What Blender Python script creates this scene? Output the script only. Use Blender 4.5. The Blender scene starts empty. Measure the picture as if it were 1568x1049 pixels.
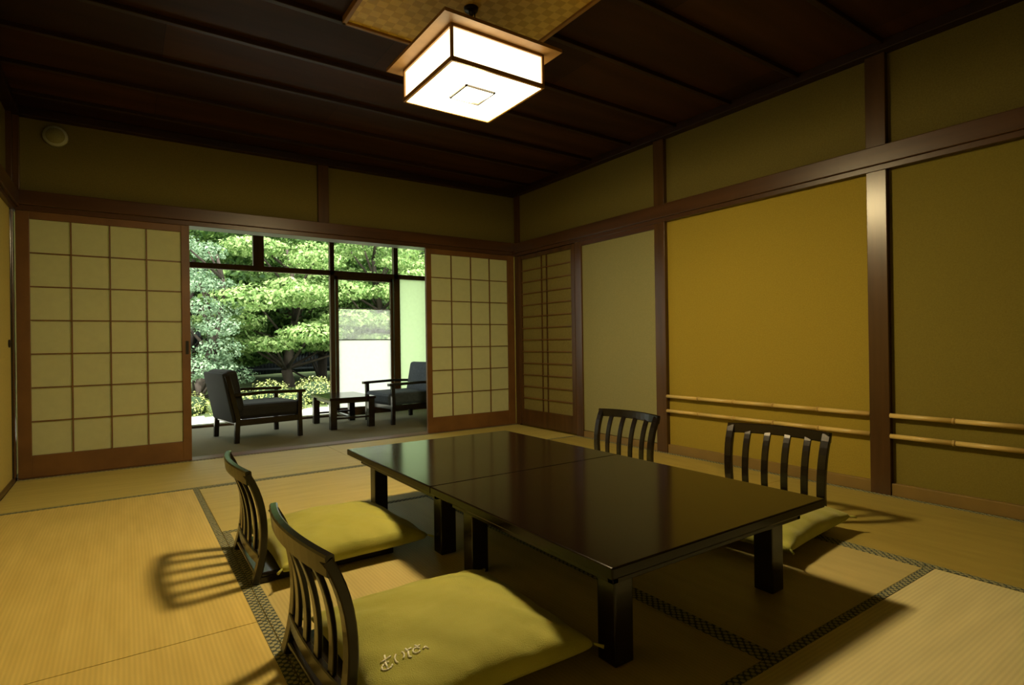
import bpy, bmesh, math, random
import numpy as np
from mathutils import Vector, Matrix
random.seed(4); rng=np.random.default_rng(7)
sc=bpy.context.scene
sc.view_settings.view_transform='Standard'
sc.view_settings.look='None'
sc.view_settings.exposure=0.0

# ------------------------------------------------------------------ materials
def new_mat(name):
    m=bpy.data.materials.new(name); m.use_nodes=True
    nt=m.node_tree; b=nt.nodes['Principled BSDF']
    return m,nt,b
def noise_col(nt,c1,c2,scale,stretch=(1,1,1),detail=4,lo=.3,hi=.7,rot=(0,0,0)):
    tc=nt.nodes.new('ShaderNodeTexCoord'); mp=nt.nodes.new('ShaderNodeMapping')
    mp.inputs['Scale'].default_value=stretch; mp.inputs['Rotation'].default_value=rot
    n=nt.nodes.new('ShaderNodeTexNoise'); n.inputs['Scale'].default_value=scale; n.inputs['Detail'].default_value=detail
    r=nt.nodes.new('ShaderNodeValToRGB')
    r.color_ramp.elements[0].position=lo; r.color_ramp.elements[0].color=(*c1,1)
    r.color_ramp.elements[1].position=hi; r.color_ramp.elements[1].color=(*c2,1)
    nt.links.new(tc.outputs['Object'],mp.inputs['Vector']); nt.links.new(mp.outputs[0],n.inputs['Vector'])
    nt.links.new(n.outputs['Fac'],r.inputs[0])
    return r,n,mp
def bump(nt,b,src,strength=.3,dist=.002):
    bp=nt.nodes.new('ShaderNodeBump'); bp.inputs['Strength'].default_value=strength; bp.inputs['Distance'].default_value=dist
    nt.links.new(src,bp.inputs['Height']); nt.links.new(bp.outputs[0],b.inputs['Normal'])
def simple(name,c1,c2=None,rough=.5,scale=8,stretch=(1,1,1),bs=0,spec=.5,metal=0,coat=0,rot=(0,0,0)):
    m,nt,b=new_mat(name); c2=c2 or tuple(x*1.25 for x in c1)
    r,n,mp=noise_col(nt,c1,c2,scale,stretch,rot=rot); nt.links.new(r.outputs[0],b.inputs['Base Color'])
    b.inputs['Roughness'].default_value=rough; b.inputs['Specular IOR Level'].default_value=spec
    b.inputs['Metallic'].default_value=metal; b.inputs['Coat Weight'].default_value=coat
    b.inputs['Coat Roughness'].default_value=.12
    if bs: bump(nt,b,n.outputs['Fac'],bs)
    return m
M={}
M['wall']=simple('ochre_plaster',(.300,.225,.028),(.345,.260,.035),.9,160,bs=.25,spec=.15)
M['wall_dim']=simple('ochre_plaster_painted_dim',(.180,.147,.026),(.21,.172,.031),.9,160,bs=.25,spec=.15)  # wall past the second post: lamp falloff painted as a darker plaster colour
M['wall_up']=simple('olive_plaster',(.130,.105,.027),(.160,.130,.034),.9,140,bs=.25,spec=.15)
M['wall_grey']=simple('grey_fusuma_paper',(.235,.225,.10),(.27,.255,.115),.85,120,bs=.15,spec=.2)
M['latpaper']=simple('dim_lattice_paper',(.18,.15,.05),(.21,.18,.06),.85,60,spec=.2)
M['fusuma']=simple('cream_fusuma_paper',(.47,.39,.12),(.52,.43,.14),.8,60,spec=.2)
M['wood']=simple('reddish_cedar_post',(.055,.026,.008),(.095,.045,.014),.27,14,(1,1,.08),bs=.08)
M['woodx']=simple('reddish_cedar_beam',(.050,.021,.007),(.085,.036,.011),.33,14,(.08,.08,1),bs=.08)
M['woodl']=simple('shoji_frame_wood',(.115,.050,.014),(.175,.080,.021),.45,16,(.3,.3,.3),bs=.08)
M['base']=simple('baseboard_wood',(.19,.12,.028),(.24,.15,.033),.5,16,(.3,.3,.3),bs=.08)
M['trim_dark']=simple('dark_ceiling_trim',(.016,.006,.003),(.028,.010,.004),.5,12,(.1,1,1),spec=.3)
M['black']=simple('black_lacquer',(.006,.004,.003),(.010,.006,.004),.25,10,spec=.45,coat=.2)
M['tabletop']=simple('dark_brown_lacquer',(.007,.004,.0025),(.010,.005,.003),.13,5,(1,6,1),spec=.28)
M['bamboo']=simple('bamboo_yellow',(.58,.42,.13),(.68,.50,.18),.35,20,(1,.1,1))
M['bamboonode']=simple('bamboo_node',(.40,.27,.08),None,.5)
M['carpet']=simple('veranda_carpet',(.15,.14,.085),(.20,.185,.115),.9,220,bs=.5,spec=.2)
M['chairfab']=simple('charcoal_upholstery',(.012,.012,.011),(.020,.020,.018),.75,180,bs=.3,spec=.3)
M['chairfab2']=simple('blue_grey_upholstery',(.040,.056,.070),(.060,.080,.10),.75,40,bs=.3,spec=.3)
M['white']=simple('speaker_white',(.38,.39,.28),(.42,.43,.31),.5,30)
M['metal']=simple('dark_metal',(.03,.028,.025),None,.4,metal=.8)
M['rock']=simple('garden_stone',(.45,.44,.40),(.65,.63,.58),.9,6,bs=.6)
M['gravel']=simple('pale_gravel',(.55,.54,.44),(.74,.72,.63),.95,1.4,bs=.5)
M['moss']=simple('shaded_moss_ground',(.035,.060,.018),(.11,.15,.045),.95,2.0,bs=.5)  # moss, its colour also darkened to paint in shade beneath the trees
M['bark']=simple('tree_bark',(.030,.022,.015),(.08,.06,.045),.9,9,(1,1,.2),bs=.7)
M['fence']=simple('bamboo_fence_dark',(.006,.008,.009),(.014,.018,.018),.9,14,(6,1,.2),spec=.1)
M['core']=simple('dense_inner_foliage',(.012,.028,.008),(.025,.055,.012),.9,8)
M['ext']=simple('eave_wood',(.10,.06,.03),None,.7)
M['lampwood']=simple('lamp_frame_wood',(.30,.15,.04),(.38,.20,.06),.5,20)
M['logo']=simple('white_embroidery',(.85,.85,.75),None,.7)

def ceiling_mat():
    m,nt,b=new_mat('ceiling_cedar_boards')
    tc=nt.nodes.new('ShaderNodeTexCoord')
    br=nt.nodes.new('ShaderNodeTexBrick'); br.inputs['Scale'].default_value=1
    br.inputs['Brick Width'].default_value=2.0; br.inputs['Row Height'].default_value=.455
    br.inputs['Mortar Size'].default_value=.002
    br.inputs['Color1'].default_value=(.022,.0080,.0038,1); br.inputs['Color2'].default_value=(.050,.0185,.0070,1)
    br.inputs['Mortar'].default_value=(.01,.004,.002,1)
    mp=nt.nodes.new('ShaderNodeMapping'); mp.inputs['Location'].default_value=(.2,.32-.455,0)
    nt.links.new(tc.outputs['Object'],mp.inputs[0]); nt.links.new(mp.outputs[0],br.inputs['Vector'])
    r,n,_=noise_col(nt,(.6,.6,.6),(1.25,1.25,1.25),9,(.1,1,1))
    mx=nt.nodes.new('ShaderNodeMixRGB'); mx.blend_type='MULTIPLY'; mx.inputs[0].default_value=1
    nt.links.new(br.outputs['Color'],mx.inputs[1]); nt.links.new(r.outputs[0],mx.inputs[2])
    nt.links.new(mx.outputs[0],b.inputs['Base Color']); b.inputs['Roughness'].default_value=.6
    b.inputs['Specular IOR Level'].default_value=.15
    return m
M['ceil']=ceiling_mat()
def woven_mat():
    m,nt,b=new_mat('woven_ajiro_panel')
    tc=nt.nodes.new('ShaderNodeTexCoord'); ch=nt.nodes.new('ShaderNodeTexChecker')
    mp=nt.nodes.new('ShaderNodeMapping')
    ch.inputs['Scale'].default_value=22; ch.inputs['Color1'].default_value=(.92,.68,.19,1); ch.inputs['Color2'].default_value=(.74,.50,.12,1)
    nt.links.new(tc.outputs['Object'],mp.inputs[0]); nt.links.new(mp.outputs[0],ch.inputs['Vector'])
    nt.links.new(ch.outputs['Color'],b.inputs['Base Color']); b.inputs['Roughness'].default_value=.5
    bump(nt,b,ch.outputs['Fac'],.4,.003); return m
M['woven']=woven_mat()
def tatami_mat(name,axis,c1,c2):
    m,nt,b=new_mat(name)
    tc=nt.nodes.new('ShaderNodeTexCoord')
    def wave(dirn,scale):
        w=nt.nodes.new('ShaderNodeTexWave'); w.wave_type='BANDS'; w.bands_direction=dirn
        w.inputs['Scale'].default_value=scale; w.inputs['Distortion'].default_value=.3; w.inputs['Detail'].default_value=1
        nt.links.new(tc.outputs['Object'],w.inputs['Vector']); return w
    across='Y' if axis=='X' else 'X'
    w1=wave(across,26); w2=wave(axis,75)
    r,n,_=noise_col(nt,c1,c2,5,(4,.6,1) if axis=='Y' else (.6,4,1))
    mul=nt.nodes.new('ShaderNodeMath'); mul.operation='MULTIPLY'
    nt.links.new(w1.outputs['Fac'],mul.inputs[0]); nt.links.new(w2.outputs['Fac'],mul.inputs[1])
    rr=nt.nodes.new('ShaderNodeMapRange'); rr.inputs['To Min'].default_value=.90; rr.inputs['To Max'].default_value=1.10
    nt.links.new(mul.outputs[0],rr.inputs['Value'])
    mx=nt.nodes.new('ShaderNodeMixRGB'); mx.blend_type='MULTIPLY'; mx.inputs[0].default_value=1
    nt.links.new(r.outputs[0],mx.inputs[1]); nt.links.new(rr.outputs[0],mx.inputs[2])
    nt.links.new(mx.outputs[0],b.inputs['Base Color'])
    b.inputs['Roughness'].default_value=.5; b.inputs['Specular IOR Level'].default_value=.35
    bump(nt,b,mul.outputs[0],.2,.001); return m
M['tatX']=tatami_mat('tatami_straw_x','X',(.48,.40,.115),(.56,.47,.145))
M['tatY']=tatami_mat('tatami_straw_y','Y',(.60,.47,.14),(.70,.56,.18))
M['tatYd']=tatami_mat('tatami_straw_painted_dim','Y',(.33,.26,.058),(.40,.315,.075))  # right column: weaker light and sheen painted in as darker straw
M['tatYc']=tatami_mat('tatami_straw_center','Y',(.46,.39,.16),(.54,.46,.19))
M['tatXp']=tatami_mat('tatami_straw_pale','X',(.68,.62,.33),(.78,.71,.38))  # front mat: its stronger sheen is painted in as paler straw
def heri():
    m,nt,b=new_mat('tatami_border_brocade')
    tc=nt.nodes.new('ShaderNodeTexCoord'); v=nt.nodes.new('ShaderNodeTexVoronoi'); v.inputs['Scale'].default_value=60
    v.inputs['Randomness'].default_value=.15
    mp=nt.nodes.new('ShaderNodeMapping'); mp.inputs['Rotation'].default_value=(0,0,math.radians(45))
    nt.links.new(tc.outputs['Object'],mp.inputs[0]); nt.links.new(mp.outputs[0],v.inputs['Vector'])
    r=nt.nodes.new('ShaderNodeValToRGB'); r.color_ramp.elements[0].position=.34; r.color_ramp.elements[0].color=(.34,.33,.18,1)
    r.color_ramp.elements[1].position=.46; r.color_ramp.elements[1].color=(.035,.055,.050,1)
    nt.links.new(v.outputs['Distance'],r.inputs[0])
    nt.links.new(r.outputs[0],b.inputs['Base Color']); b.inputs['Roughness'].default_value=.8; return m
M['heri']=heri()
def fabric():
    m,nt,b=new_mat('yellow_green_cushion_fabric')
    r,n,_=noise_col(nt,(.35,.355,.060),(.41,.41,.080),5)
    nt.links.new(r.outputs[0],b.inputs['Base Color']); b.inputs['Roughness'].default_value=.75
    b.inputs['Sheen Weight'].default_value=.2; b.inputs['Specular IOR Level'].default_value=.3
    n2=nt.nodes.new('ShaderNodeTexNoise'); n2.inputs['Scale'].default_value=350
    n3=nt.nodes.new('ShaderNodeTexNoise'); n3.inputs['Scale'].default_value=9
    tc=nt.nodes.new('ShaderNodeTexCoord')
    nt.links.new(tc.outputs['Object'],n2.inputs['Vector']); nt.links.new(tc.outputs['Object'],n3.inputs['Vector'])
    ad=nt.nodes.new('ShaderNodeMath'); ad.operation='MULTIPLY_ADD'; ad.inputs[1].default_value=8
    nt.links.new(n3.outputs['Fac'],ad.inputs[0]); nt.links.new(n2.outputs['Fac'],ad.inputs[2])
    bump(nt,b,ad.outputs[0],.5,.003); return m
M['cushion']=fabric()
def paper(name,c,tr=.6,clear=0):
    m,nt,b=new_mat(name); out=nt.nodes['Material Output']
    r,n,_=noise_col(nt,tuple(x*.95 for x in c),c,25)
    nt.links.new(r.outputs[0],b.inputs['Base Color']); b.inputs['Roughness'].default_value=.8; b.inputs['Specular IOR Level'].default_value=.2
    t=nt.nodes.new('ShaderNodeBsdfTranslucent'); nt.links.new(r.outputs[0],t.inputs['Color'])
    mx=nt.nodes.new('ShaderNodeMixShader'); mx.inputs[0].default_value=tr
    nt.links.new(b.outputs[0],mx.inputs[1]); nt.links.new(t.outputs[0],mx.inputs[2])
    last=mx
    if clear:
        tp=nt.nodes.new('ShaderNodeBsdfTransparent'); m2=nt.nodes.new('ShaderNodeMixShader'); m2.inputs[0].default_value=clear
        nt.links.new(mx.outputs[0],m2.inputs[1]); nt.links.new(tp.outputs[0],m2.inputs[2]); last=m2
    nt.links.new(last.outputs[0],out.inputs[0]); return m
M['paper']=paper('shoji_paper',(.68,.66,.40),.50)
M['frost']=paper('frosted_glass',(.97,.98,.96),.88,.18)
M['glare']=paper('painted_glare_glass',(.97,.98,.96),.88,.82)  # pane whitened to paint glare onto the upper glass
M['greenfrost']=paper('green_blind',(.82,.93,.72),.85)
LAMP_W=310
def shade(name,tr,e_):
    m,nt,b=new_mat(name); out=nt.nodes['Material Output']; nt.nodes.remove(b)
    e=nt.nodes.new('ShaderNodeEmission'); e.inputs['Color'].default_value=(1,.84,.50,1); e.inputs['Strength'].default_value=e_
    t=nt.nodes.new('ShaderNodeBsdfTransparent'); mx=nt.nodes.new('ShaderNodeMixShader'); mx.inputs[0].default_value=tr
    nt.links.new(e.outputs[0],mx.inputs[1]); nt.links.new(t.outputs[0],mx.inputs[2]); nt.links.new(mx.outputs[0],out.inputs[0]); return m
M['shade']=shade('lamp_shade_paper',.13,3.2); M['diffuser']=shade('lamp_bottom_diffuser',.72,16)
def leafmat(name,c1,c2):
    m,nt,b=new_mat(name); out=nt.nodes['Material Output']
    g=nt.nodes.new('ShaderNodeNewGeometry'); r=nt.nodes.new('ShaderNodeValToRGB')
    r.color_ramp.elements[0].color=(*c1,1); r.color_ramp.elements[1].color=(*c2,1)
    nt.links.new(g.outputs['Random Per Island'],r.inputs[0]); nt.links.new(r.outputs[0],b.inputs['Base Color'])
    b.inputs['Roughness'].default_value=.5; b.inputs['Specular IOR Level'].default_value=.3
    t=nt.nodes.new('ShaderNodeBsdfTranslucent'); nt.links.new(r.outputs[0],t.inputs['Color'])
    mx=nt.nodes.new('ShaderNodeMixShader'); mx.inputs[0].default_value=.3
    nt.links.new(b.outputs[0],mx.inputs[1]); nt.links.new(t.outputs[0],mx.inputs[2]); nt.links.new(mx.outputs[0],out.inputs[0]); return m
M['leafA']=leafmat('leaves_bright',(.10,.22,.04),(.43,.57,.22))
M['leafB']=leafmat('leaves_bluegreen',(.12,.22,.12),(.34,.47,.30))
M['leafC']=leafmat('leaves_hedge',(.03,.09,.02),(.18,.30,.07))
M['leafD']=leafmat('leaves_azalea',(.30,.38,.09),(.60,.64,.26))

# ------------------------------------------------------------------ mesh builder
class Bld:
    def __init__(s): s.bm=bmesh.new(); s.mats=[]
    def mi(s,k):
        if k not in s.mats: s.mats.append(k)
        return s.mats.index(k)
    def merge(s,tmp,k,smooth=False):
        i=s.mi(k)
        for f in tmp.faces: f.material_index=i; f.smooth=smooth
        me=bpy.data.meshes.new('t'); tmp.to_mesh(me); tmp.free(); s.bm.from_mesh(me); bpy.data.meshes.remove(me)
    def box(s,x0,x1,y0,y1,z0,z1,k,bev=0.0,mtx=None):
        t=bmesh.new(); bmesh.ops.create_cube(t,size=1)
        for v in t.verts: v.co=Vector(((x0+x1)/2+v.co.x*(x1-x0),(y0+y1)/2+v.co.y*(y1-y0),(z0+z1)/2+v.co.z*(z1-z0)))
        if bev: bmesh.ops.bevel(t,geom=t.edges[:],offset=bev,segments=2,affect='EDGES',profile=.5)
        if mtx is not None: bmesh.ops.transform(t,matrix=mtx,verts=t.verts[:])
        bmesh.ops.recalc_face_normals(t,faces=t.faces[:]); s.merge(t,k)
    def cyl(s,p0,p1,r0,r1,k,seg=16):
        t=bmesh.new(); p0=Vector(p0);p1=Vector(p1);d=p1-p0
        bmesh.ops.create_cone(t,cap_ends=True,segments=seg,radius1=r0,radius2=r1,depth=d.length)
        q=Vector((0,0,1)).rotation_difference(d.normalized()).to_matrix().to_4x4()
        bmesh.ops.transform(t,matrix=Matrix.Translation((p0+p1)/2)@q,verts=t.verts[:]); s.merge(t,k,True)
    def sweep(s,path,side,w,th,k,bev=.003):
        t=bmesh.new(); n=len(path); rings=[]
        P=[Vector(p) for p in path]
        for i in range(n):
            tg=(P[min(i+1,n-1)]-P[max(i-1,0)]).normalized()
            sd=Vector(side); sd=(sd-tg*sd.dot(tg)).normalized(); nn=tg.cross(sd)
            b=bev; hw=w/2; ht=th/2
            c=[(-hw+b,-ht),(hw-b,-ht),(hw,-ht+b),(hw,ht-b),(hw-b,ht),(-hw+b,ht),(-hw,ht-b),(-hw,-ht+b)]
            rings.append([t.verts.new(P[i]+sd*a+nn*bb) for a,bb in c])
        for i in range(n-1):
            for j in range(8): t.faces.new((rings[i][j],rings[i][(j+1)%8],rings[i+1][(j+1)%8],rings[i+1][j]))
        t.faces.new(rings[0][::-1]); t.faces.new(rings[-1])
        bmesh.ops.recalc_face_normals(t,faces=t.faces[:]); s.merge(t,k)
    def obj(s,name,mtx=None,parent=None):
        me=bpy.data.meshes.new(name); s.bm.to_mesh(me); s.bm.free()
        for k in s.mats: me.materials.append(M[k])
        o=bpy.data.objects.new(name,me); sc.collection.objects.link(o)
        if mtx is not None: o.matrix_world=mtx
        if parent is not None: o.parent=parent
        return o
def one(name,*a,**k):
    b=Bld(); b.box(*a,**k); return b.obj(name)

H=2.44; XL=-3.97; YN=-5.95; YG=2.0; PY1=(-2.0,-1.90); PY2=(-3.51,-3.41)
# ------------------------------------------------------------------ shell
one('floor',XL-.3,.3,YN-.2,.10,-.25,-.03,'woodx')
b=Bld()   # tatami mats
def mat_(x0,x1,y0,y1,ax,k=None):
    g=.0015; hw=.030
    b.box(x0+g,x1-g,y0+g,y1-g,-.03,0,k or 'tat'+ax,.001)
    if ax=='X':
        b.box(x0+g,x1-g,y0+g,y0+hw,-.001,.0015,'heri'); b.box(x0+g,x1-g,y1-hw,y1-g,-.001,.0015,'heri')
    else:
        b.box(x0+g,x0+hw,y0+g,y1-g,-.001,.0015,'heri'); b.box(x1-hw,x1-g,y0+g,y1-g,-.001,.0015,'heri')
Y1=-.976;Y2=-1.99;Y3=-3.995;Y4=-4.97;XA=-3.027;XB=-.948;XM=-1.98
mat_(XL,XM,Y1,-.005,'X');mat_(XM,0,Y1,-.005,'X')
mat_(XL,XA,-2.97,Y1,'Y');mat_(XL,XA,Y4,-2.97,'Y')
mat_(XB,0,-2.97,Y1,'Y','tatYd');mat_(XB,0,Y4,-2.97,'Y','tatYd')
mat_(XA,XB,Y2,Y1,'X')
mat_(XA,XM,Y3,Y2,'Y','tatYc');mat_(XM,XB,Y3,Y2,'Y','tatYc')
mat_(XA,XB,Y4,Y3,'X','tatXp')
mat_(XL,XM,YN,Y4,'X');mat_(XM,0,YN,Y4,'X')
b.obj('floor_tatami_mats')
# right wall
b=Bld()
b.box(.03,.25,-3.46,YG+.1,-.25,1.80,'wall'); b.box(.03,.25,YN-.2,-3.46,-.25,1.80,'wall_dim'); b.box(.03,.25,YN-.2,0.1,1.80,2.6,'wall_up')
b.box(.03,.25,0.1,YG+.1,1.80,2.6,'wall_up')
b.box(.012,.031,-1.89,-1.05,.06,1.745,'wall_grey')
b.obj('wall_right')
b=Bld()
for y0,y1 in (PY1,PY2,(-5.02,-4.92)): b.box(-.005,.05,y0,y1,0,H-.05,'wood',.003)
b.box(-.002,.05,-1.05,-.96,0,1.78,'wood',.003); b.box(.0,.05,-.07,.0,0,H-.05,'wood',.003)
b.obj('trim_1')
b=Bld()
b.box(-.03,.05,YN,0,1.785,1.885,'woodx',.004); b.box(-.012,.05,YN,0,1.755,1.787,'woodx',.002)
b.box(.0,.05,-1.90,-1.05,1.715,1.757,'woodx',.002)
b.obj('trim_2')
b=Bld()
b.box(.004,.04,YN,-3.51,0.0,.065,'base',.002);b.box(.004,.04,-3.41,-2.0,0.0,.065,'base',.002);b.box(.004,.04,-1.9,-1.05,0.0,.055,'base',.002)
b.obj('baseboard_right')
# lattice door in right wall
b=Bld()
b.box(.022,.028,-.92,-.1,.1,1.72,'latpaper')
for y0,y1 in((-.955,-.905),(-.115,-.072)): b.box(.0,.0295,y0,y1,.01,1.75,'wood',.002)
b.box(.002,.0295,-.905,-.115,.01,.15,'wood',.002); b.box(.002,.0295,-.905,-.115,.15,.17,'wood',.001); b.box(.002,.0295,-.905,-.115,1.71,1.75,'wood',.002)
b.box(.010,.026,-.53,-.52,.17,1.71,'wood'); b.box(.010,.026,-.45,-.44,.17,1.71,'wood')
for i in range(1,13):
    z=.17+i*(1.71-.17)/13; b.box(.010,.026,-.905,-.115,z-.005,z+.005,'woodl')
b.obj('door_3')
# left wall
b=Bld()
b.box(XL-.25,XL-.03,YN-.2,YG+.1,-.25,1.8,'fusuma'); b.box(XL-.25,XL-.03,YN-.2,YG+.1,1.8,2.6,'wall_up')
b.obj('wall_left')
b=Bld()
b.box(XL-.05,XL+.03,YN,0,1.785,1.885,'woodx',.004);b.box(XL-.05,XL+.012,YN,0,1.755,1.787,'woodx',.002)
b.box(XL-.05,XL+.0,-.06,0,0,H-.05,'wood',.003)
for y in(-1.95,-3.9): b.box(XL-.05,XL+.0,y-.05,y+.05,0,H-.05,'wood',.003)
b.box(XL-.05,XL+.0,YN,0,0,.03,'woodx',.002)
b.obj('trim_3')
b=Bld()
for i in range(2):
    y1=-.06-i*.92; b.box(XL-.028,XL-.012,y1-.92,y1,.03,1.755,'fusuma')
    for a,c in((y1-.92,y1-.89),(y1-.03,y1)): b.box(XL-.0295,XL-.006,a,c,.03,1.755,'black',.002)
b.cyl((XL-.013,-.16,.89),(XL-.006,-.16,.89),.025,.025,'metal')
b.obj('door_4')
one('wall_near',XL-.25,.25,YN-.2,YN,-.25,2.6,'wall')
b=Bld()
b.box(XL-.1,.05,.03,.15,1.80,2.6,'wall_up')
b.obj('wall_back')
b=Bld()
b.box(XL,.0,-.03,.16,1.80,1.895,'woodx',.004); b.box(XL,.0,-.008,.15,1.765,1.802,'woodx',.002)
b.box(-2.02,-1.93,-.005,.06,1.895,H-.05,'wood',.003)
b.box(XL-.02,XL+.03,-.005,.06,1.895,H-.05,'wood',.003)
b.obj('trim_4')
one('trim_5',XL,.0,-.004,.14,-.05,.004,'woodl')
b=Bld()
b.box(XL,.03,-.035,.05,H-.055,H,'trim_dark',.004); b.box(-.04,.05,YN,0,H-.055,H,'trim_dark',.004)
b.box(XL-.05,XL+.035,YN,0,H-.055,H,'trim_dark',.004); b.box(XL,.03,YN-.02,YN+.035,H-.055,H,'trim_dark',.004)
b.obj('trim_6')
one('ceiling',XL-.25,.25,YN-.2,.15,H,H+.12,'ceil')
b=Bld(); y=-.32
while y>YN:
    if abs(y+2.6)<.2:
        b.box(XL,-2.5,y-.015,y+.015,H-.024,H+.01,'trim_dark',.003); b.box(-1.57,0,y-.015,y+.015,H-.024,H+.01,'trim_dark',.003)
    else: b.box(XL,.0,y-.015,y+.015,H-.024,H+.01,'trim_dark',.003)
    y-=.455
b.obj('trim_7')
b=Bld()
b.box(-2.49,-1.585,-3.05,-2.155,H-.02,H-.003,'woven')
for a in((-2.50,-2.48,-3.06,-2.145),(-1.595,-1.575,-3.06,-2.145),(-2.5,-1.575,-3.06,-3.04),(-2.5,-1.575,-2.165,-2.145)): b.box(*a,H-.032,H-.0,'lampwood',.002)
b.obj('woven_ceiling_panel')

# ------------------------------------------------------------------ shoji doors
def shoji(name,x0,x1,y,pw0,pw1):
    b=Bld(); z0,z1=.15,1.715
    b.box(pw0-.005,pw1+.005,y+.016,y+.0175,z0,z1,'paper')
    b.box(x0,pw0,y,y+.03,.006,1.765,'woodl',.002); b.box(pw1,x1,y,y+.03,.006,1.765,'woodl',.002)
    b.box(pw0,pw1,y,y+.03,.006,z0,'woodl',.002); b.box(pw0,pw1,y,y+.03,z1,1.765,'woodl',.002)
    for i in range(1,4):
        x=pw0+(pw1-pw0)*i/4; b.box(x-.004,x+.004,y+.004,y+.016,z0,z1,'woodl')
    for i in range(1,7):
        z=z0+(z1-z0)*i/7; b.box(pw0,pw1,y+.006,y+.016,z-.004,z+.004,'woodl')
    return b.obj(name)
d1=shoji('door_1',-3.965,-2.975,.004,-3.895,-3.03)
shoji('door_2',-1.02,-.004,.004,-.965,-.085)
b=Bld(); b.box(-3.008,-2.988,.0,.006,.80,.90,'metal',.002); b.obj('pull',parent=d1)

# round speaker
b=Bld(); c=Vector((-3.755,.03,2.29))
b.cyl(c,c+Vector((0,-.025,0)),.07,.066,'white',32)
b.cyl(c+Vector((0,-.025,0)),c+Vector((0,-.03,0)),.052,.05,'wall_grey',32)
b.obj('round_wall_speaker')

# ------------------------------------------------------------------ bamboo rails
def bamboo(name,y0,y1,z):
    b=Bld(); x=.0; n=5; L=(y1-y0)/n
    for i in range(n):
        a=y0+i*L; b.cyl((x,a,z),(x,a+L,z),.0130,.0125,'bamboo')
        if i: b.cyl((x,a-.006,z),(x,a+.006,z),.0155,.0150,'bamboonode')
    for y in (y0+.1,y1-.1,(y0+y1)/2): b.cyl((x,y,z),(.035,y,z),.006,.006,'bamboonode',8)
    return b.obj(name)
for (a,c_) in((-3.41,-2.0),(-4.92,-3.51)):
    bamboo('bamboo_wall_rail',a,c_,.43); bamboo('bamboo_wall_rail',a,c_,.32)

# ------------------------------------------------------------------ pendant lamp
b=Bld(); cx,cy=-2.03,-2.585; hs=.235; z0,z1=2.01,2.165
fr=.012
for sx in(-1,1):
    for sy in(-1,1): b.box(cx+sx*hs-fr/2,cx+sx*hs+fr/2,cy+sy*hs-fr/2,cy+sy*hs+fr/2,z0,z1,'lampwood',.001)
for zz,t in((z0,.020),(z1-.012,.014)):
    for s_ in(-1,1):
        b.box(cx-hs,cx+hs,cy+s_*hs-fr/2,cy+s_*hs+fr/2,zz,zz+t,'lampwood',.001)
        b.box(cx+s_*hs-fr/2,cx+s_*hs+fr/2,cy-hs,cy+hs,zz,zz+t,'lampwood',.001)
for s_ in(-1,1):
    b.box(cx-.079,cx+.079,cy+s_*.075-.004,cy+s_*.075+.004,z0-.002,z0+.0055,'black'); b.box(cx+s_*.075-.004,cx+s_*.075+.004,cy-.079,cy+.079,z0-.002,z0+.0055,'black')
b.box(cx-hs,cx+hs,cy-hs,cy+hs,z0+.006,z0+.0065,'diffuser')
for s_ in(-1,1):
    b.box(cx-hs,cx+hs,cy+s_*(hs-.003)-.0003,cy+s_*(hs-.003)+.0003,z0+.01,z1,'shade'); b.box(cx+s_*(hs-.003)-.0003,cx+s_*(hs-.003)+.0003,cy-hs,cy+hs,z0+.01,z1,'shade')
t=bmesh.new(); o1=.30;o2=.26;o3=.06
rg=[]
for h,z in((o1,2.165),(o1,2.180),(o2,2.200),(o3,2.235)):
    rg.append([t.verts.new((cx+a*h,cy+c_*h,z)) for a,c_ in((-1,-1),(1,-1),(1,1),(-1,1))])
for i in range(3):
    for j in range(4): t.faces.new((rg[i][j],rg[i][(j+1)%4],rg[i+1][(j+1)%4],rg[i+1][j]))
t.faces.new(rg[0][::-1]); t.faces.new(rg[-1]); b.merge(t,'lampwood')
b.cyl((cx,cy,2.235),(cx,cy,2.27),.02,.012,'metal')
for i in range(5):
    z=2.28+i*.03
    R_=.014
    pts=[Vector((math.cos(a)*R_*.7,0,math.sin(a)*R_*1.4)) for a in np.linspace(0,2*math.pi,13)[:-1]]
    if i%2: pts=[Vector((0,p.x,p.z)) for p in pts]
    for j in range(12):
        p=pts[j]+Vector((cx,cy,z)); q=pts[(j+1)%12]+Vector((cx,cy,z)); b.cyl(p,q,.0028,.0028,'metal',6)
b.cyl((cx,cy,2.405),(cx,cy,2.42),.03,.035,'metal')
b.cyl((cx+.02,cy,2.235),(cx+.02,cy,2.41),.003,.003,'metal',6)
lamp=b.obj('ceiling_pendant_lamp')
ld=bpy.data.lights.new('bulb','POINT'); ld.energy=LAMP_W; ld.color=(1,.77,.38); ld.shadow_soft_size=.125
lo=bpy.data.objects.new('bulb',ld); lo.location=(cx,cy,2.09); sc.collection.objects.link(lo); lo.parent=lamp

# ------------------------------------------------------------------ low table (two joined)
def table(name,x0,x1,y0,y1):
    b=Bld(); t=.31
    b.box(x0,x1,y0,y1,t-.030,t,'tabletop',.004)
    i=.055
    for (a,c_,d,e) in((x0+i,x1-i,y0+i,y0+i+.02),(x0+i,x1-i,y1-i-.02,y1-i),(x0+i,x0+i+.02,y0+i,y1-i),(x1-i-.02,x1-i,y0+i,y1-i)):
        b.box(a,c_,d,e,t-.072,t-.03,'tabletop',.002)
    l=.068; n=.09
    for xx in(x0+n,x1-n-l-.02):
        for yy in(y0+n-.005,y1-n-l): b.box(xx,xx+l,yy,yy+l,0.002,t-.029,'black',.005)
    return b.obj(name)
table('low_dining_table',-2.44,-1.45,-2.918,-1.955)
table('low_dining_table',-2.44,-1.45,-3.885,-2.920)

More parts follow.
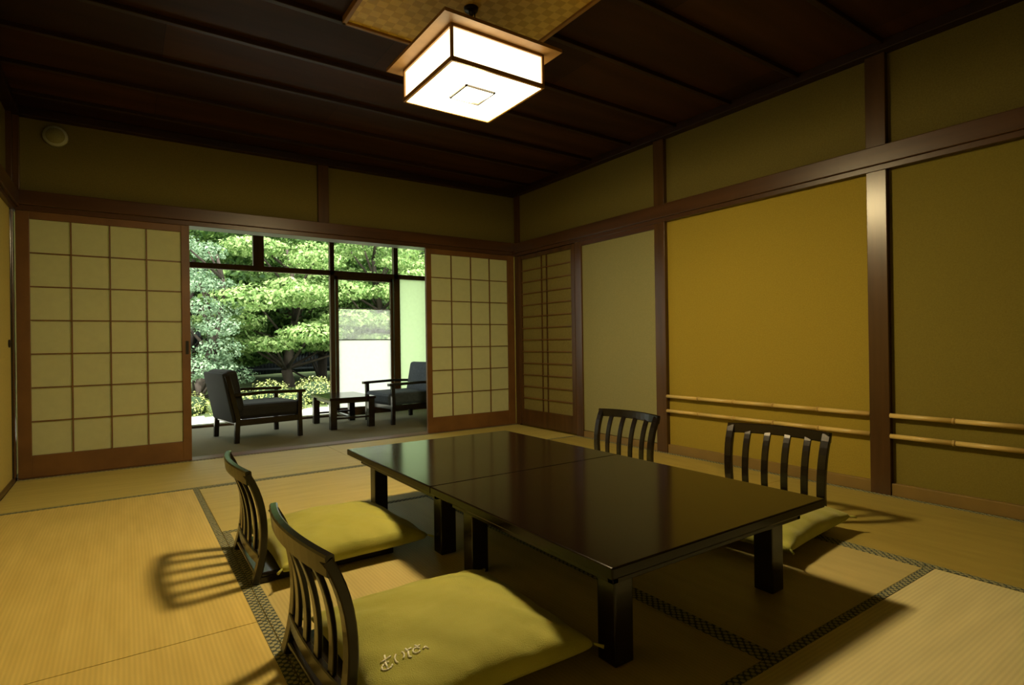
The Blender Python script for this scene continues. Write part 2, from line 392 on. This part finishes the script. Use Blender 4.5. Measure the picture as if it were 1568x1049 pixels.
# ------------------------------------------------------------------ zaisu chairs
prof=[(0,0.0),(.07,.020),(.16,.032),(.25,.026),(.34,0.004),(.42,-.038)]
PC=np.polyfit([p[0] for p in prof],[p[1] for p in prof],4)
def cat(z): return float(np.polyval(PC,z))
def plan(y): return -.030*(1-(y/.25)**2)
def chair(name,x,y,rot,W=1.0):
    b=Bld(); N=14; T=.398
    for sy in(-1,1):
        path=[(cat(z),W*sy*(.218+.014*z/.4),z) for z in np.linspace(0.003,T,N)]
        b.sweep(path,(0,1,0),.038,.024,'black')
    path=[(cat(T-.012)+plan(yy),W*yy,T-.012+.006*(1-(yy/.25)**2)) for yy in np.linspace(-.248,.248,N)]
    b.sweep(path,(-.12,0,1),.050,.022,'black',.004)
    path=[(cat(.085)+plan(yy)*.5,W*yy,.085) for yy in np.linspace(-.225,.225,N)]
    b.sweep(path,(0,0,1),.04,.018,'black')
    for k in range(4):
        yy=-.235+.47*(k+1)/5
        path=[(cat(z)+plan(yy)*(.5+.5*(z-.085)/.33),W*yy*(1+.04*z/.4),z) for z in np.linspace(.085,T-.015,N)]
        b.sweep(path,(0,1,0),.032,.012,'black',.002)
    b.box(0.0,.53,-.23*W,.23*W,.022,.038,'black',.006)
    for sy in(-1,1): b.box(-.005,.52,sy*.215*W-.015,sy*.215*W+.015,.002,.024,'black',.003)
    m=Matrix.Translation((x,y,0))@Matrix.Rotation(rot,4,'Z')
    return b.obj(name,m)
TH=.092
def cheight(u,v,sd):
    th=max(0,(1-u*u)*(1-v*v))**.40
    return th,.062+TH*th+.005*math.sin(9*u+sd)*math.sin(7*v+sd)*th+.006*math.sin(16*(u+v)+sd)*abs(u*v)*th**.3+.008*abs(u*v)**6
def cushion(name,x,y,rot,logo=False,a=.288):
    n=44; t=bmesh.new(); top={};bot={}
    sd=random.random()*10
    for i in range(n+1):
        for j in range(n+1):
            u=-1+2*i/n; v=-1+2*j/n
            u=math.copysign(abs(u)**.8,u); v=math.copysign(abs(v)**.8,v)
            px=a*u*(1-.06*(1-v*v)); py=a*v*(1-.06*(1-u*u))
            th,z=cheight(u,v,sd)
            top[i,j]=t.verts.new((px,py,z))
            if i in(0,n) or j in(0,n): bot[i,j]=top[i,j]
            else: bot[i,j]=t.verts.new((px,py,max(.040,.062-.05*th)))
    for i in range(n):
        for j in range(n):
            t.faces.new((top[i,j],top[i+1,j],top[i+1,j+1],top[i,j+1]))
            t.faces.new((bot[i,j],bot[i,j+1],bot[i+1,j+1],bot[i+1,j]))
    bmesh.ops.recalc_face_normals(t,faces=t.faces[:])
    b=Bld(); b.merge(t,'cushion',True)
    for sx in(-1,1):
        for sy in(-1,1):
            p=Vector((sx*a,sy*a,.070))
            b.cyl(p-Vector((sx,sy,0))*.004,p+Vector((sx*.014,sy*.014,-.006)),.003,.005,'cushion',8)
    if logo:   # white brush-script embroidery
        ox,oy=-.235,-.158; ca,sa=math.cos(-.22),math.sin(-.22)
        strokes=[]
        def arc(cx_,cy_,rx,ry,a0,a1,m=10): strokes.append([(cx_+rx*math.cos(math.radians(q)),cy_+ry*math.sin(math.radians(q))) for q in np.linspace(a0,a1,m)])
        strokes.append([(0,.022),(.012,.024),(.026,.026)]); strokes.append([(.012,.034),(.011,.018),(.013,.002)]); arc(.013,.008,.013,.009,60,350)
        arc(.040,.014,.006,.010,100,260); arc(.052,.016,.005,.008,-80,80)
        strokes.append([(.064,.030),(.068,.018),(.066,.006),(.072,.002)]); strokes.append([(.062,.022),(.078,.026)])
        arc(.088,.014,.009,.008,20,330); strokes.append([(.088,.030),(.094,.024),(.10,.026)]); strokes.append([(.104,.012),(.112,.018),(.118,.010)])
        def P3(q):
            qx,qy=q[0]*.92,q[1]*1.3; X=ox+qx*ca-qy*sa; Y=oy+qx*sa+qy*ca
            u=X/a;v=Y/a; u=u/(1-.06*(1-v*v)); v=v/(1-.06*(1-u*u))
            return Vector((X,Y,cheight(u,v,sd)[1]+.0012))
        for s_ in strokes:
            for p,q in zip(s_[:-1],s_[1:]):
                p3,q3=P3(p),P3(q); b.cyl(p3,q3,.0022,.0022,'logo',6)
    m=Matrix.Translation((x,y,0))@Matrix.Rotation(rot,4,'Z')
    return b.obj(name,m)
chair('legless_floor_chair',-3.010,-2.455,-.01,.98); chair('legless_floor_chair',-3.022,-3.420,.02,.98)
cushion('square_floor_cushion',-2.665,-2.48,.03); cushion('square_floor_cushion',-2.675,-3.480,-.02,True)
chair('legless_floor_chair',-.83,-2.37,math.pi); chair('legless_floor_chair',-.74,-3.29,math.pi+.13)
cushion('square_floor_cushion',-1.17,-2.38,.0); cushion('square_floor_cushion',-1.10,-3.39,.10,a=.30)

# ------------------------------------------------------------------ veranda (engawa)
one('floor_veranda',XL-.25,.25,.10,YG+.12,-.25,-.002,'carpet')
one('ceiling_veranda',XL-.3,.3,.15,YG+.9,2.36,2.6,'ext')
b=Bld(); y0,y1=YG-.03,YG+.03
b.box(XL-.05,.05,y0-.02,y1+.03,-.05,.025,'wood',.002)
b.box(XL-.05,.05,y0,y1,1.70,1.76,'wood',.003)
b.box(XL-.05,.05,y0,y1,2.20,2.40,'wood',.003)
for x,w in((-1.31,.055),(-.49,.06),(-3.93,.08),(.0,.07)): b.box(x-w/2,x+w/2,y0,y1,.02,2.25,'wood',.003)
b.box(-2.19,-2.075,y0,y1,1.75,2.22,'wood',.003)
b.obj('window_1')
b=Bld()
x0,x1=-1.27,-.53
b.box(x0,x0+.035,y0+.01,y1-.01,.025,1.70,'wood',.002);b.box(x1-.035,x1,y0+.01,y1-.01,.025,1.70,'wood',.002)
b.box(x0,x1,y0+.01,y1-.01,1.655,1.70,'wood',.002);b.box(x0,x1,y0+.01,y1-.01,.025,.09,'wood',.002)
b.box(x0,x1,y0+.02,y1-.02,.915,.925,'wood',.002); b.box(x0,x1,y0+.02,y1-.02,1.30,1.310,'wood',.002)
b.box(x0+.03,x1-.03,YG-.003,YG+.003,.09,.92,'frost')
b.box(x0+.03,x1-.03,YG-.001,YG+.001,.92,1.30,'glare')
b.obj('window_2')
b=Bld()
b.box(-.44,-.05,YG-.003,YG+.003,.05,1.70,'greenfrost'); b.box(-.46,-.435,y0+.01,y1-.01,.025,1.70,'wood',.002)
b.obj('window_3')

def armchair(name,x,y,rot,fab):
    b=Bld(); D=.31; W=.31
    for sy in(-1,1):
        yy=sy*(W-.018)
        b.sweep([(D-.03,yy,0.0),(D-.035,yy,.22),(D-.03,yy,.43)],(0,1,0),.036,.040,'black')
        b.sweep([(-D+.02,yy,0.0),(-D+.03,yy,.22),(-D-.02,yy,.45),(-D-.055,yy,.60)],(0,1,0),.036,.042,'black')
        b.sweep([(-D+.0,yy,.425),(-.05,yy,.435),(D+.02,yy,.425)],(0,1,0),.048,.028,'black')
        b.box(-D+.02,D-.03,yy-.013,yy+.013,.15,.205,'black',.003)
    b.box(D-.06,D-.03,-W+.03,W-.03,.16,.205,'black',.003); b.box(-D+.02,-D+.05,-W+.03,W-.03,.16,.205,'black',.003)
    b.box(-D+.05,D+.0,-W+.04,W-.04,.20,.335,fab,.035)
    m=Matrix.Translation((-D+.06,0,.25))@Matrix.Rotation(math.radians(-11),4,'Y')
    b.box(-.05,.055,-W+.035,W-.035,.0,.40,fab,.035,mtx=m)
    m=Matrix.Translation((-D+.015,0,.18))@Matrix.Rotation(math.radians(-11),4,'Y')
    b.box(-.02,.02,-W+.02,W-.02,.0,.45,fab,.015,mtx=m)
    return b.obj(name,Matrix.Translation((x,y,0.0))@Matrix.Rotation(rot,4,'Z'))
armchair('armchair',-2.34,.95,.16,'chairfab')
armchair('armchair',-.80,1.12,math.pi+.12,'chairfab2')
b=Bld(); x0,x1,y0_,y1_=-1.70,-1.22,.82,1.52; t=.32
b.box(x0,x1,y0_,y1_,t-.026,t,'tabletop',.003)
b.box(x0+.03,x1-.03,y0_+.03,y1_-.03,t-.06,t-.022,'black',.002)
for xx in(x0+.01,x1-.075):
    for yy in(y0_+.01,y1_-.075): b.box(xx,xx+.065,yy,yy+.065,0,t-.02,'black',.004)
b.box(x0+.05,x1-.05,y0_+.025,y0_+.045,.10,.12,'black',.002);b.box(x0+.05,x1-.05,y1_-.045,y1_-.025,.10,.12,'black',.002)
b.box(x0+.22,x0+.26,y0_+.04,y1_-.04,.10,.12,'black',.002)
b.obj('veranda_coffee_table')

# ------------------------------------------------------------------ garden
def gz(x,y): return -.22+.30*max(0,min(1,(y-4.5)/4))+.04*math.sin(x*1.3)*math.sin(y*1.1)*min(1,(y-2)/2)
me=bpy.data.meshes.new('garden_ground'); bm=bmesh.new()
bmesh.ops.create_grid(bm,x_segments=120,y_segments=120,size=1)
for v in bm.verts:
    x=v.co.x*16; y=2.05+(v.co.y+1)*9; v.co=(x,y,gz(x,y))
for fa in bm.faces:
    c=fa.calc_center_median(); fa.smooth=True
    fa.material_index=1 if c.y>5.2+.4*math.sin(c.x*1.1)+.2*math.sin(c.x*3.1) else 0
bm.to_mesh(me); bm.free(); me.materials.append(M['gravel']); me.materials.append(M['moss']); o=bpy.data.objects.new('garden_ground',me); sc.collection.objects.link(o)
b=Bld()
for (x,y,rx,ry) in((-2.6,2.9,.5,.3),(-2.1,3.7,.32,.26),(-.7,3.2,.4,.3),(.4,3.9,.4,.3)):
    t=bmesh.new(); bmesh.ops.create_icosphere(t,subdivisions=3,radius=1)
    for v in t.verts:
        k=1+.12*math.sin(v.co.x*4+x)*math.cos(v.co.y*5); v.co=Vector((x+v.co.x*rx*k,y+v.co.y*ry*k,-.2+v.co.z*.09))
    b.merge(t,'rock',True)
b.obj('stepping_stones')
b=Bld()
for i in range(200):
    x=-8+i*.085; b.cyl((x,12.2,-.1),(x,12.2,1.3+.02*math.sin(i*3)),.05,.048,'fence',6)
for z in(.2,.7,1.1): b.box(-8,9,12.10,12.15,z,z+.05,'fence')
b.obj('bamboo_garden_fence')

def leaves(name,pads,dens,size,mk,core=0):
    cs=[]
    for (x,y,z,rx,ry,rz) in pads:
        n=int(dens*(rx*ry+rx*rz+ry*rz)*4)
        d=rng.normal(size=(n,3)); d/=np.linalg.norm(d,axis=1)[:,None]
        rad=rng.uniform(.72,1.05,(n,1))
        lump=1+.12*np.sin(d[:,[0]]*7+x)*np.sin(d[:,[1]]*6+y)+.08*np.sin(d[:,[2]]*9)
        p=np.array([x,y,z])+d*rad*lump*np.array([rx,ry,rz]); cs.append(np.hstack([p,d]))
    A=np.vstack(cs); n=len(A); P=A[:,:3]; Nn=A[:,3:]+rng.normal(size=(n,3))*.55+np.array([0,0,.5]); Nn/=np.linalg.norm(Nn,axis=1)[:,None]
    T=np.cross(Nn,rng.normal(size=(n,3))); T/=np.linalg.norm(T,axis=1)[:,None]; B_=np.cross(Nn,T)
    s=size*rng.uniform(.6,1.4,(n,1))
    V=np.stack([P-T*s,P+B_*s*.5+Nn*s*.15,P+T*s,P-B_*s*.5+Nn*s*.15],1).reshape(-1,3)
    me=bpy.data.meshes.new(name); me.vertices.add(4*n); me.vertices.foreach_set('co',V.ravel())
    me.loops.add(4*n); me.loops.foreach_set('vertex_index',np.arange(4*n)); me.polygons.add(n)
    me.polygons.foreach_set('loop_start',np.arange(0,4*n,4)); me.polygons.foreach_set('loop_total',np.full(n,4)); me.update()
    me.materials.append(M[mk]); o=bpy.data.objects.new(name,me); sc.collection.objects.link(o)
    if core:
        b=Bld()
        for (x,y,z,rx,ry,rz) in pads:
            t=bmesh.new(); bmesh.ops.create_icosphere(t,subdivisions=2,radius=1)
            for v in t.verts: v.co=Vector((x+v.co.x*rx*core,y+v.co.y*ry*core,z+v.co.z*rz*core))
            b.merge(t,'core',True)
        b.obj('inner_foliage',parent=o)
    return o
def tree(name,base,h,spread,layers,mk,size=.05,dens=230,z0=.9,flat=.3):
    bx,by=base; b=Bld(); pads=[]
    tp=[Vector((bx,by,-.15))]
    for i in range(6): tp.append(tp[-1]+Vector((random.uniform(-.14,.14),random.uniform(-.1,.1),(h+.1)/6)))
    for i in range(6): b.cyl(tp[i],tp[i+1],.12*(1-i/7.5),.12*(1-(i+1)/7.5),'bark',10)
    for k in range(layers):
        f=k/(layers-1); z=z0+(h-z0)*f; m=max(2,int(5*(1-f*.5)))
        for j in range(m):
            a=2*math.pi*(j+random.random()*.6)/m; r=spread*(1-.55*f)*random.uniform(.45,.95)
            c=Vector((bx+math.cos(a)*r,by+math.sin(a)*r,z+random.uniform(-.15,.15)))
            i=min(5,int(6*max(0,(z-.35))/h)); b.cyl(tp[i],c,.035,.012,'bark',6)
            q=random.uniform(.4,.65)*spread*.62; pads.append((c.x,c.y,c.z,q,q,q*flat))
    tr=b.obj(name); lv=leaves(name+'_foliage',pads,dens,size,mk); lv.parent=tr
    return tr
tree('garden_tree',(-.45,7.7),3.0,1.9,9,'leafA',.042,420,.9)
tree('garden_tree',(-2.35,6.6),2.6,1.05,7,'leafB',.030,520,.35,.5)
tree('garden_tree',(1.4,7.2),3.4,1.6,9,'leafA',.042,420,.9)
tree('garden_tree',(3.6,7.6),3.6,1.8,7,'leafA')
tree('garden_tree',(-4.6,7.6),3.6,1.8,6,'leafA')
tree('garden_tree',(.6,9.2),4.6,2.0,9,'leafC',.06,300,.8)
tree('garden_tree',(-2.2,9.3),4.8,2.1,9,'leafC',.06,300,.8)
tree('garden_tree',(4.4,9.4),4.8,2.1,6,'leafA',.06,200,1.6)
pads=[]
for i in range(38):
    x=-10+i*.58; pads.append((x,13.6+random.uniform(-.2,.2),random.uniform(1.2,2.0),1.0,.7,1.3)); pads.append((x,13.9,3.6+random.uniform(-.5,.6),1.1,.7,1.2)); pads.append((x,14.1,5.1+random.uniform(-.6,.6),1.1,.7,1.0))
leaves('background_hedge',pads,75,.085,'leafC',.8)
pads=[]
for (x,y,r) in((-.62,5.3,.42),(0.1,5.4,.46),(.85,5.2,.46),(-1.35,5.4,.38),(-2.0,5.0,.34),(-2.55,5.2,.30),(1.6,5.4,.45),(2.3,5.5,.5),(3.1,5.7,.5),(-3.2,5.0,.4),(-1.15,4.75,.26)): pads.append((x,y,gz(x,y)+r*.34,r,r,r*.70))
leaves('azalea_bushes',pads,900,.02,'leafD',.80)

# ------------------------------------------------------------------ light
w=bpy.data.worlds.new('sky'); sc.world=w; w.use_nodes=True
bg=w.node_tree.nodes['Background']; bg.inputs[0].default_value=(.95,1.0,.93,1); bg.inputs[1].default_value=3.6
sd=bpy.data.lights.new('sun','SUN'); sd.energy=11.0; sd.angle=.15; sd.color=(1,.97,.88)
so=bpy.data.objects.new('sun',sd); sc.collection.objects.link(so)
so.rotation_euler=Vector((.25,.45,-1)).to_track_quat('-Z','Y').to_euler()

# ------------------------------------------------------------------ camera
f,yaw,pi_,ro=861.2595,0.6031,0.0020,-0.0141
fw=Vector((math.sin(yaw)*math.cos(pi_),math.cos(yaw)*math.cos(pi_),math.sin(pi_)))
rt=Vector((math.cos(yaw),-math.sin(yaw),0)); up=rt.cross(fw)
r2=rt*math.cos(ro)+up*math.sin(ro); u2=-rt*math.sin(ro)+up*math.cos(ro)
cd=bpy.data.cameras.new('cam'); cam=bpy.data.objects.new('camera',cd); sc.collection.objects.link(cam)
cd.sensor_width=36; cd.lens=f/1568*36; cd.clip_start=.05; cd.clip_end=200
mw=Matrix.Identity(4)
for i in range(3): mw[i][0]=r2[i]; mw[i][1]=u2[i]; mw[i][2]=-fw[i]
mw.translation=Vector((-3.3842,-4.8507,.8453)); cam.matrix_world=mw
sc.camera=cam
